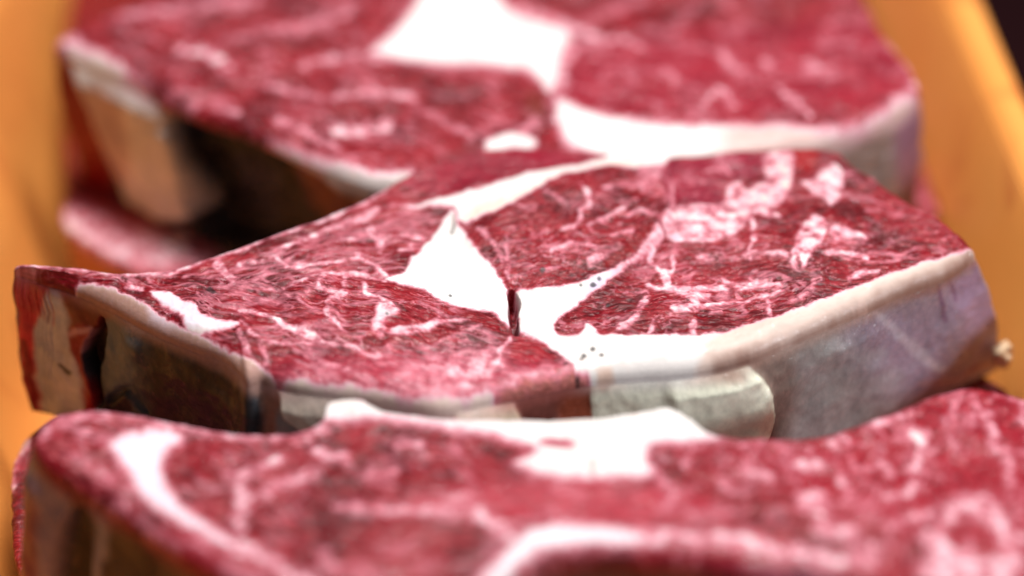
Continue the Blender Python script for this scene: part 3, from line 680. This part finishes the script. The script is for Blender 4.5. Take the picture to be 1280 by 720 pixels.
# ================================================================== the steak behind, out of focus
def back_steak():
    C, H = Canvas(), Canvas()
    for i, p in {1: [(0,-200),(0,300),(690,300),(690,120),(640,85),(465,72),(520,-20),(520,-200)],
                 2: [(520,-200),(560,-10),(690,70),(700,130),(720,150),(1200,200),(1300,-200)]}.items():
        C.ident('ID', C.polymask(p, 1), i)
    chunk = [(462,66),(490,42),(515,12),(535,-12),(600,-22),(642,12),(700,28),(716,45),(704,62),(700,90),(688,118),(668,92),(640,84),(560,80),(492,74)]
    bar = [(694,124),(735,138),(800,150),(850,156),(960,158),(1010,163),(1060,156),(1100,140),(1145,116),(1180,140),(1060,200),(850,215),(760,200),(705,178)]
    rimL = [(80,50),(105,58),(140,72),(185,104),(196,118),(170,125),(120,100),(88,84)]
    rim2 = [(330,168),(370,178),(400,192),(440,205),(480,214),(520,212),(520,240),(440,235),(380,215)]
    for p, i in ((chunk, 10), (bar, 11), (rimL, 12), (rim2, 13)):
        C.mx('F', C.polymask(p, 14), 1.0); C.ident('ID', C.polymask(p, 1), i); C.mx('X', C.polymask(p, 3), 1)
    C.mix('C', C.polymask([(930,140),(1200,80),(1200,240),(930,240)], 20), lin(214,180,172), .9)
    C.mix('C', C.polymask(rim2, 10), lin(200,186,180), .9); C.mix('C', C.polymask(rimL, 10), lin(226,206,190), .8)
    for pts, w, v in (([(704,110),(702,80),(720,58),(745,48),(775,46),(800,62)], 12, .62), ([(230,62),(262,68),(282,84)], 12, .75), ([(68,52),(95,52)], 14, .6),
                      ([(330,104),(360,112),(400,125)], 10, .5), ([(415,122),(460,116),(520,118)], 9, .6), ([(420,158),(470,156),(490,150)], 12, .75), ([(350,150),(390,164),(420,180)], 9, .6), ([(270,125),(300,140)], 9, .6),
                      ([(520,130),(560,150),(590,170)], 7, .5), ([(615,178),(640,172),(662,178)], 18, .95), ([(688,120),(670,150),(640,170)], 10, .55), ([(700,150),(710,180)], 14, .6),
                      ([(880,130),(890,112),(905,120),(920,132)], 8, .7), ([(975,112),(990,128),(1010,148)], 8, .65), ([(900,60),(912,75),(925,88)], 14, .5), ([(955,75),(965,80)], 14, .55), ([(830,90),(842,100)], 14, .5), ([(1010,75),(1025,90)], 12, .5),
                      ([(160,20),(240,14),(320,8)], 14, .5), ([(300,50),(380,34),(440,10)], 12, .5), ([(380,80),(440,72),(480,76)], 8, .7), ([(560,-10),(480,20)], 8, .3), ([(840,30),(860,10)], 12, .4), ([(760,10),(800,-5)], 14, .4), ([(650,10),(700,25),(760,48)], 12, .7), ([(1110,52),(1136,82),(1148,110)], 8, .8), ([(1148,112),(1100,140)], 8, .6)):
        C.mx('F', C.linemask(pts, w*.85, 8), v)
    C.mix('T', C.polymask([(660,110),(678,105),(684,140),(668,150),(655,140)], 6), lin(110,40,24), .8)
    C.mul('F', C.polymask([(664,110),(676,105),(684,140),(668,145)], 5), .3)
    C.mix('T', C.polymask([(700,60),(1100,20),(1150,110),(1000,150),(700,130)], 20), lin(158,26,50), .5)
    # sides
    H.mix('C', H.polymask([(180,100),(500,220),(500,400),(180,400)], 10), lin(34,28,30), 1)  # recessed side painted dark, as if in shade
    H.mix('C', H.polymask([(330,165),(500,215),(500,300),(380,300)], 10), lin(150,80,56), 1)
    H.mix('C', H.polymask([(60,50),(96,60),(150,280),(80,300)], 6), lin(150,12,20), 1)
    strip = [(92,66),(190,104),(205,120),(225,200),(262,262),(180,272),(150,220),(112,130)]
    H.mix('C', H.polymask(strip, 5), np.array([0.98,0.95,0.90]), 1); H.ident('ID', H.polymask(strip, 1), 2)
    H.mix('C', H.polymask([(110,110),(150,110),(170,200),(150,220)], 9), lin(196,120,100), .5)
    H.add('D', H.polymask(strip, 5), 2.0); H.add('D', H.polymask([(208,128),(240,140),(300,165),(360,200),(420,260),(400,320),(262,300),(232,210)], 12), -9)
    H.mix('C', H.polymask([(205,120),(225,135),(300,290),(262,290),(228,200)], 8), lin(14,4,6), 1)  # black shadow next to the pale strip, painted on
    H.ident('ID', H.polymask([(50,45),(92,60),(150,230),(180,290),(60,300)], 1), 1)
    H.mix('C', H.polymask([(1040,170),(1150,118),(1180,260),(1060,300)], 6), lin(160,140,132), 1)
    H.mix('C', H.polymask([(1120,130),(1150,116),(1180,260),(1130,260)], 12), lin(160,110,136), .9)
    outline = [(67,54,.45,0),(80,58,.45,0),(100,66,.45,0),(150,88,.45),(190,106,.35),(205,116,.2,.3),(240,130,0,.3),(300,154),(350,175),(400,200),(440,218),(480,228),(540,225),(620,215),(700,205),(780,205),(850,198),(930,190),(1000,180),(1060,162),(1110,142),(1146,118,.1,0),
               (1148,104,.1,0),(1135,80),(1116,56),(1100,34),(1088,8),(1070,-20),(1040,-22),(1012,-6),(992,12),(976,6),(962,-20),(900,-45),(800,-60),(650,-70),(450,-60),(320,-40),(240,-20),(190,-6),(150,12),(110,30),(80,42)]
    return build_steak('steak', 'blurred steak at the back with a dark hollow beside its pale left strip', 'marbled steaks lying in the orange tray',
                C, H, outline, ((230,60),(1000,60)), ZT-0.001, 0.040, 1200, 100, 50,
                {101: 'cut_end', 102: ('fat_strip', 'pale strip of fat down the left end')},
                {1: ('muscle', -26, 2.0), 2: ('muscle', -12, 1.5), 10: (('fat_seam', 'big white chunk of fat'), 0, 1), 11: (('fat_rim', 'white fat rim along the front edge'), 0, 1), 12: (('fat_rim', 'cream fat at the left corner'), 0, 1), 13: (('fat_rim', 'grey white fat at the front edge'), 0, 1)}, 31, marb=0.66, fray=2.0, side_warp=0.35)

# ================================================================== the steak in front, out of focus
def front_steak():
    C, H = Canvas(), Canvas()
    for i, p in {1: [(-50,450),(-50,800),(560,900),(640,680),(560,620),(640,600),(590,540),(400,480)],
                 2: [(640,600),(820,600),(840,640),(1100,660),(1100,900),(560,900),(480,650),(560,620)],
                 3: [(815,540),(1400,420),(1500,900),(1060,900),(1060,690),(840,640),(815,590)]}.items():
        C.ident('ID', C.polymask(p, 1), i)
    knob = [(402,525),(405,500),(440,490),(470,505),(520,516),(590,518),(700,512),(790,500),(830,490),(860,505),(900,540),(912,550),(870,556),(818,560),(812,578),(818,592),(800,602),(740,603),(690,600),(640,580),(668,562),(620,545),(560,536),(500,530),(440,528)]
    low = [(592,735),(622,698),(648,672),(668,660),(720,656),(770,661),(800,669),(812,678),(790,686),(700,690),(650,708),(628,740)]
    left = [(135,560),(150,540),(200,528),(232,540),(212,560),(204,585),(216,612),(248,640),(300,675),(280,682),(225,650),(180,624),(158,592)]
    ring = [(1150,690),(1165,645),(1195,620),(1232,618),(1262,645),(1280,690),(1262,740),(1170,740)]
    for p, i, w in ((knob, 10, 1), (low, 11, .95), (left, 12, .92), (ring, 13, .72)):
        C.mx('F', C.polymask(p, 17), w); C.ident('ID', C.polymask(p, 1), i); C.mx('X', C.polymask(p, 3), 1)
    C.mx('F', C.linemask([(790,674),(870,676),(960,688),(1040,702),(1090,706)], [16,12,16,10], 14), .82)
    for p in ([(1182,662),(1200,646),(1218,650),(1240,662),(1246,690),(1228,700),(1212,676),(1196,690)],):
        C.mul('F', C.polymask(p, 9), .15)
    C.mul('F', C.polymask([(672,548),(700,545),(720,552),(710,560),(685,556)], 5), .35)
    for pts, w, v in (([(740,578),(741,596)], 5, .5),):
        C.mx('S', C.linemask(pts, w, 4), v)
    for pts, w, v in (([(48,545),(100,520),(150,516),(230,526),(300,540),(370,540),(400,532)], 10, .7), ([(290,595),(305,620),(300,650)], 22, .7), ([(300,590),(330,580),(350,570)], 16, .7), ([(390,562),(412,566),(430,570)], 14, .75),
                      ([(330,612),(360,600),(390,590)], 16, .55), ([(420,630),(470,636),(540,640),(590,642)], 12, .65), ([(590,640),(620,655),(640,670)], 24, .65), ([(590,618),(560,628)], 10, .5), ([(440,598),(470,590),(490,592)], 12, .45), ([(500,560),(520,556),(530,565)], 12, .6),
                      ([(300,680),(340,700),(400,740)], 24, .7), ([(240,670),(300,715),(340,740)], 12, .5), ([(400,690),(420,720)], 22, .5), ([(90,570),(140,600),(170,640),(220,670)], 10, .5),
                      ([(860,565),(862,580)], 9, .65), ([(930,560),(960,556),(985,562)], 9, .6), ([(940,595),(960,600)], 12, .8), ([(1005,582),(1018,580)], 16, .85), ([(1040,560),(1050,545),(1060,550)], 8, .75), ([(1090,532),(1110,522),(1130,520)], 6, .7), ([(1140,535),(1150,545),(1152,565),(1145,580)], 14, .85),
                      ([(1215,495),(1222,512),(1214,530)], 9, .55), ([(1235,515),(1240,540),(1246,560)], 12, .7), ([(1050,600),(1060,615)], 12, .65), ([(1085,585),(1100,578),(1115,590)], 8, .6), ([(1110,620),(1130,615),(1145,600)], 12, .7), ([(1000,630),(1020,625),(1025,640)], 22, .8), ([(900,610),(930,620)], 14, .5), ([(1160,640),(1120,660)], 16, .5),
                      ([(850,640),(880,650),(920,640)], 10, .45), ([(1255,560),(1265,600)], 12, .6), ([(1275,500),(1290,540)], 10, .7), ([(820,600),(840,620),(830,640)], 18, .45), ([(1020,660),(1060,665),(1100,690)], 20, .7), ([(880,540),(940,552)], 6, .4), ([(1180,520),(1190,560)], 6, .5), ([(980,575),(990,595)], 6, .5), ([(1060,570),(1075,585)], 7, .5)):
        C.mx('F', C.linemask(pts, w*.8, 11), v)
    C.mix('C', C.polymask(left, 14), lin(226,216,232), .8); C.mix('C', C.polymask(low, 10), lin(232,224,232), .6); C.mix('C', C.polymask(ring, 14), lin(226,190,204), .8)
    C.mix('T', C.polymask([(500,640),(560,612),(700,605),(820,610),(900,640),(900,660),(660,648)], 14), lin(176,44,62), .7)
    C.mix('T', C.polymask([(830,560),(1040,545),(1200,480),(1290,500),(1290,700),(1000,620)], 20), lin(150,16,36), .65)
    C.mix('T', C.polymask([(780,700),(900,705),(1040,722),(1100,760),(700,760),(640,735)], 10), lin(96,24,56), .9)
    C.mix('T', C.polymask([(200,640),(300,700),(420,740),(200,740)], 14), lin(150,20,40), .5)
    C.add('K', C.polymask([(850,550),(1300,480),(1300,720),(900,650)], 12), 0.25)
    # sides: left end, its shade painted into the base colour and hollows
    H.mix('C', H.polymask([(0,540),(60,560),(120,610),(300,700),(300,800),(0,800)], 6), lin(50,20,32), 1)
    H.mix('C', H.polymask([(42,575),(70,580),(90,620),(80,700),(50,760),(20,700)], 9), lin(136,128,172), .95)
    H.mix('C', H.polymask([(20,620),(44,640),(40,740),(10,760)], 9), lin(130,50,70), .9)
    H.mix('C', H.linemask([(112,622),(128,650),(126,690),(112,740)], 12, 7), lin(150,156,190), .8)
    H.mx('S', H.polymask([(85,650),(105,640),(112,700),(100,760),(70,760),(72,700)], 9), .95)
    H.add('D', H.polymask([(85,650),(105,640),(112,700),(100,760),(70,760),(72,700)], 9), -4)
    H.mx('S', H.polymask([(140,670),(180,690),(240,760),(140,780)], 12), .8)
    H.ident('ID', H.polymask([(0,540),(60,560),(120,610),(140,700),(130,800),(0,800)], 1), 1)
    H.mix('C', H.polymask([(640,700),(780,690),(1100,730),(1100,900),(600,900)], 6), lin(96,60,60), 1)
    outline = [(42,552,-.55,0),(44,566,-.5,0),(64,584,-.35,0),(110,608,-.2),(160,640),(205,668),(260,705),(330,735),(420,752),(520,752),(590,742),(650,712),(700,698),(780,694),(860,700),(960,716),(1050,732),(1150,765),(1260,775),(1340,740),
               (1365,640),(1345,560),(1310,508),(1270,488),(1215,480),(1165,492),(1112,514),(1040,541),(960,549),(910,548),(885,538),(862,520),(842,507),(825,505),(790,512),(700,519),(600,521),(520,519),(475,512),(445,500),(412,503),(402,520),(372,535),(300,535),(220,522),(150,512),(100,512),(60,526)]
    return build_steak('steak', 'blurred steak nearest the camera with a bluish membrane on its left end', 'marbled steaks lying in the orange tray',
                C, H, outline, ((230,605),(1200,620)), ZT+0.001, 0.040, 1300, 90, 50,
                {101: ('cut_end', 'dark left end with a bluish membrane')},
                {1: ('muscle', -24, 1.9), 2: ('muscle', 4, 2.4), 3: ('muscle', 60, 1.5), 10: (('fat_seam', 'white chunk of fat along the rear edge'), 0, 1), 11: (('fat_rim', 'white band of fat by the front edge'), 0, 1), 12: (('fat_seam', 'pale lilac patch of fat at the left'), 0, 1), 13: (('fat_seam', 'ring of pink fat at the right'), 0, 1)}, 57, marb=0.62, fray=2.4)

# ================================================================== lower layer
def lower_back():
    C, H = Canvas(), Canvas()
    z1 = ZT-0.0415
    C.ident('ID', C.polymask([(-100,-150),(1400,-150),(1400,600),(-100,600)], 1), 1)
    C.mx('F', C.polymask([(78,268),(96,266),(110,290),(150,302),(190,306),(215,285),(235,300),(225,325),(180,330),(120,312),(84,292)], 7), .8)
    C.mx('F', C.polymask([(70,262),(120,262),(240,290),(300,310),(240,345),(140,330),(80,300)], 16), .6)
    C.mix('C', C.polymask([(110,300),(200,300),(200,340),(120,330)], 12), lin(206,200,214), .8)
    C.mix('T', C.polymask([(120,270),(180,270),(170,300),(130,295)], 8), lin(170,40,60), .7)
    dk = [(-50,-160),(320,-160),(220,60),(60,230)]; C.mix('T', C.polymask(dk, 20), lin(120,4,14), .9); C.mx('X', C.polymask(dk, 20), 1)
    H.mix('C', H.polymask([(76,280),(110,300),(180,340),(180,460),(70,460)], 7), lin(196,120,80), 1)
    H.mix('C', H.polymask([(1130,200),(1190,210),(1190,330),(1130,330)], 10), lin(160,110,140), 1)
    outline = [(77,270),(79,280),(92,292),(120,308),(160,330),(200,345),(260,350),(340,340),(420,335),(550,330),(700,330),(850,320),(1000,310),(1100,295),(1160,275),(1186,255),(1186,238),(1172,226),(1150,190),(1120,120),(1090,60),(1085,-60),(1000,-120),(800,-130),(500,-130),(250,-110),(120,-80),(85,20),(80,150),(80,240)]
    return build_steak('steak', 'bottom steak under the rear one, showing a pink white corner at the left', 'marbled steaks lying in the orange tray',
                C, H, outline, ((250,150),(1000,150)), z1, 0.0315, 700, 60, 26, {}, {1: ('muscle', 0, 1.6)}, 71, marb=0.8, edge=0.0)
def lower_front():
    C, H = Canvas(), Canvas()
    z1 = ZT-0.0400
    C.ident('ID', C.polymask([(-300,100),(1600,100),(1600,1000),(-300,1000)], 1), 1)
    C.mx('F', C.linemask([(14,600),(12,575),(30,552)], 14, 7), .85)
    C.mix('C', C.polymask([(0,540),(60,540),(60,640),(0,640)], 12), lin(206,176,160), .9)
    H.mix('C', H.polymask([(0,560),(60,560),(60,720),(-20,720)], 8), lin(150,80,56), 1)
    outline = [(14,590),(14,630),(20,700),(60,780),(200,850),(450,880),(800,880),(1100,870),(1290,830),(1340,740),(1330,640),(1290,560),(1264,490),(1240,470),(1150,440),(950,430),(700,450),(450,460),(250,470),(120,500),(45,535),(22,560)]
    return build_steak('steak', 'bottom steak under the front one, only a beige corner showing at the far left', 'marbled steaks lying in the orange tray',
                C, H, outline, ((200,650),(1150,650)), z1, 0.0325, 700, 60, 26, {}, {1: ('muscle', 0, 1.6)}, 83, marb=0.6)

# ================================================================== tray and counter
def tray():
    m = tray_material()
    root = bpy.data.objects.new('food_tray', None); COL.objects.link(root)
    rad = 0.058; w = TRAY_W; y0, y1 = TRAY_Y
    # rounded rectangle seen from above, in the tray's own axes (across, along)
    pts = []; nor = []
    for (cx, cy, a0) in ((-rad, y1-rad, 0), (-w+rad, y1-rad, 90), (-w+rad, y0+rad, 180), (-rad, y0+rad, 270)):
        for t in np.linspace(R(90), 0, 15) if False else np.linspace(0, R(90), 15):
            a = t+R(a0)
            pts.append((cx+rad*math.cos(a), cy+rad*math.sin(a))); nor.append((math.cos(a), math.sin(a)))
    pts = np.array(pts); nor = np.array(nor)
    P2, N2 = [], []
    for k in range(len(pts)):                       # extra stations along the straight sides
        q = (k+1) % len(pts); n = 14 if k % 15 == 14 else 1
        for t in np.linspace(0, 1, n, endpoint=False):
            P2.append(pts[k]*(1-t)+pts[q]*t); N2.append(nor[k])
    P2, N2 = np.array(P2), np.array(N2); n = len(P2)
    def loft(prof, name, th=0.0022):
        prof = catmull(prof, 4, closed=False)
        tg = np.gradient(prof, axis=0); tg /= np.linalg.norm(tg, axis=1)[:, None]
        off = np.column_stack([-tg[:, 1], tg[:, 0]])*th
        both = np.concatenate([prof, (prof+off)[::-1]]); K = len(both)
        V = []
        for p, q in zip(P2, N2):
            ab = p[None]+q[None]*both[:, :1]
            xy = TBASE+ab[:, :1]*TNRM+ab[:, 1:]*TDIR
            V.append(np.column_stack([xy, both[:, 1]]))
        V = np.concatenate(V); idx = np.arange(n*K).reshape(n, K); nx = np.roll(idx, -1, 0)
        Q = np.stack([idx, nx, np.roll(nx, -1, 1), np.roll(idx, -1, 1)], -1).reshape(-1, 4)
        return mesh_from(name, V, Q, mat=m, parent=root)
    loft(PROFILE[:6], 'rim'); loft(PROFILE[5:], 'tray_wall')
    # floor
    inn = P2-N2*0.0318; c = inn.mean(0)
    rings = [c+(inn-c)*k for k in (1.0, 0.8, 0.5, 0.2, 0.02)]
    V = np.concatenate([np.column_stack([TBASE+r[:, :1]*TNRM+r[:, 1:]*TDIR, np.full(n, 0.0018)]) for r in rings])
    idx = np.arange(len(rings)*n).reshape(len(rings), n)
    Q = np.stack([idx[:-1], np.roll(idx[:-1], -1, 1), np.roll(idx[1:], -1, 1), idx[1:]], -1).reshape(-1, 4)
    mesh_from('tray_floor', V, Q, mat=m, parent=root)
    root['label'] = 'orange plastic food tray with sloping sides holding the steaks'; root['category'] = 'tray'
    return root

def counter():
    V = np.array([[-2, -1.5, 0], [2, -1.5, 0], [2, 2.5, 0], [-2, 2.5, 0]], float); V[:, 2] = -0.003
    o = mesh_from('counter', V, np.array([[0, 1, 2, 3]]), mat=counter_material()); o['kind'] = 'structure'

counter(); tray()
middle_steak(); back_steak(); front_steak(); lower_back(); lower_front()
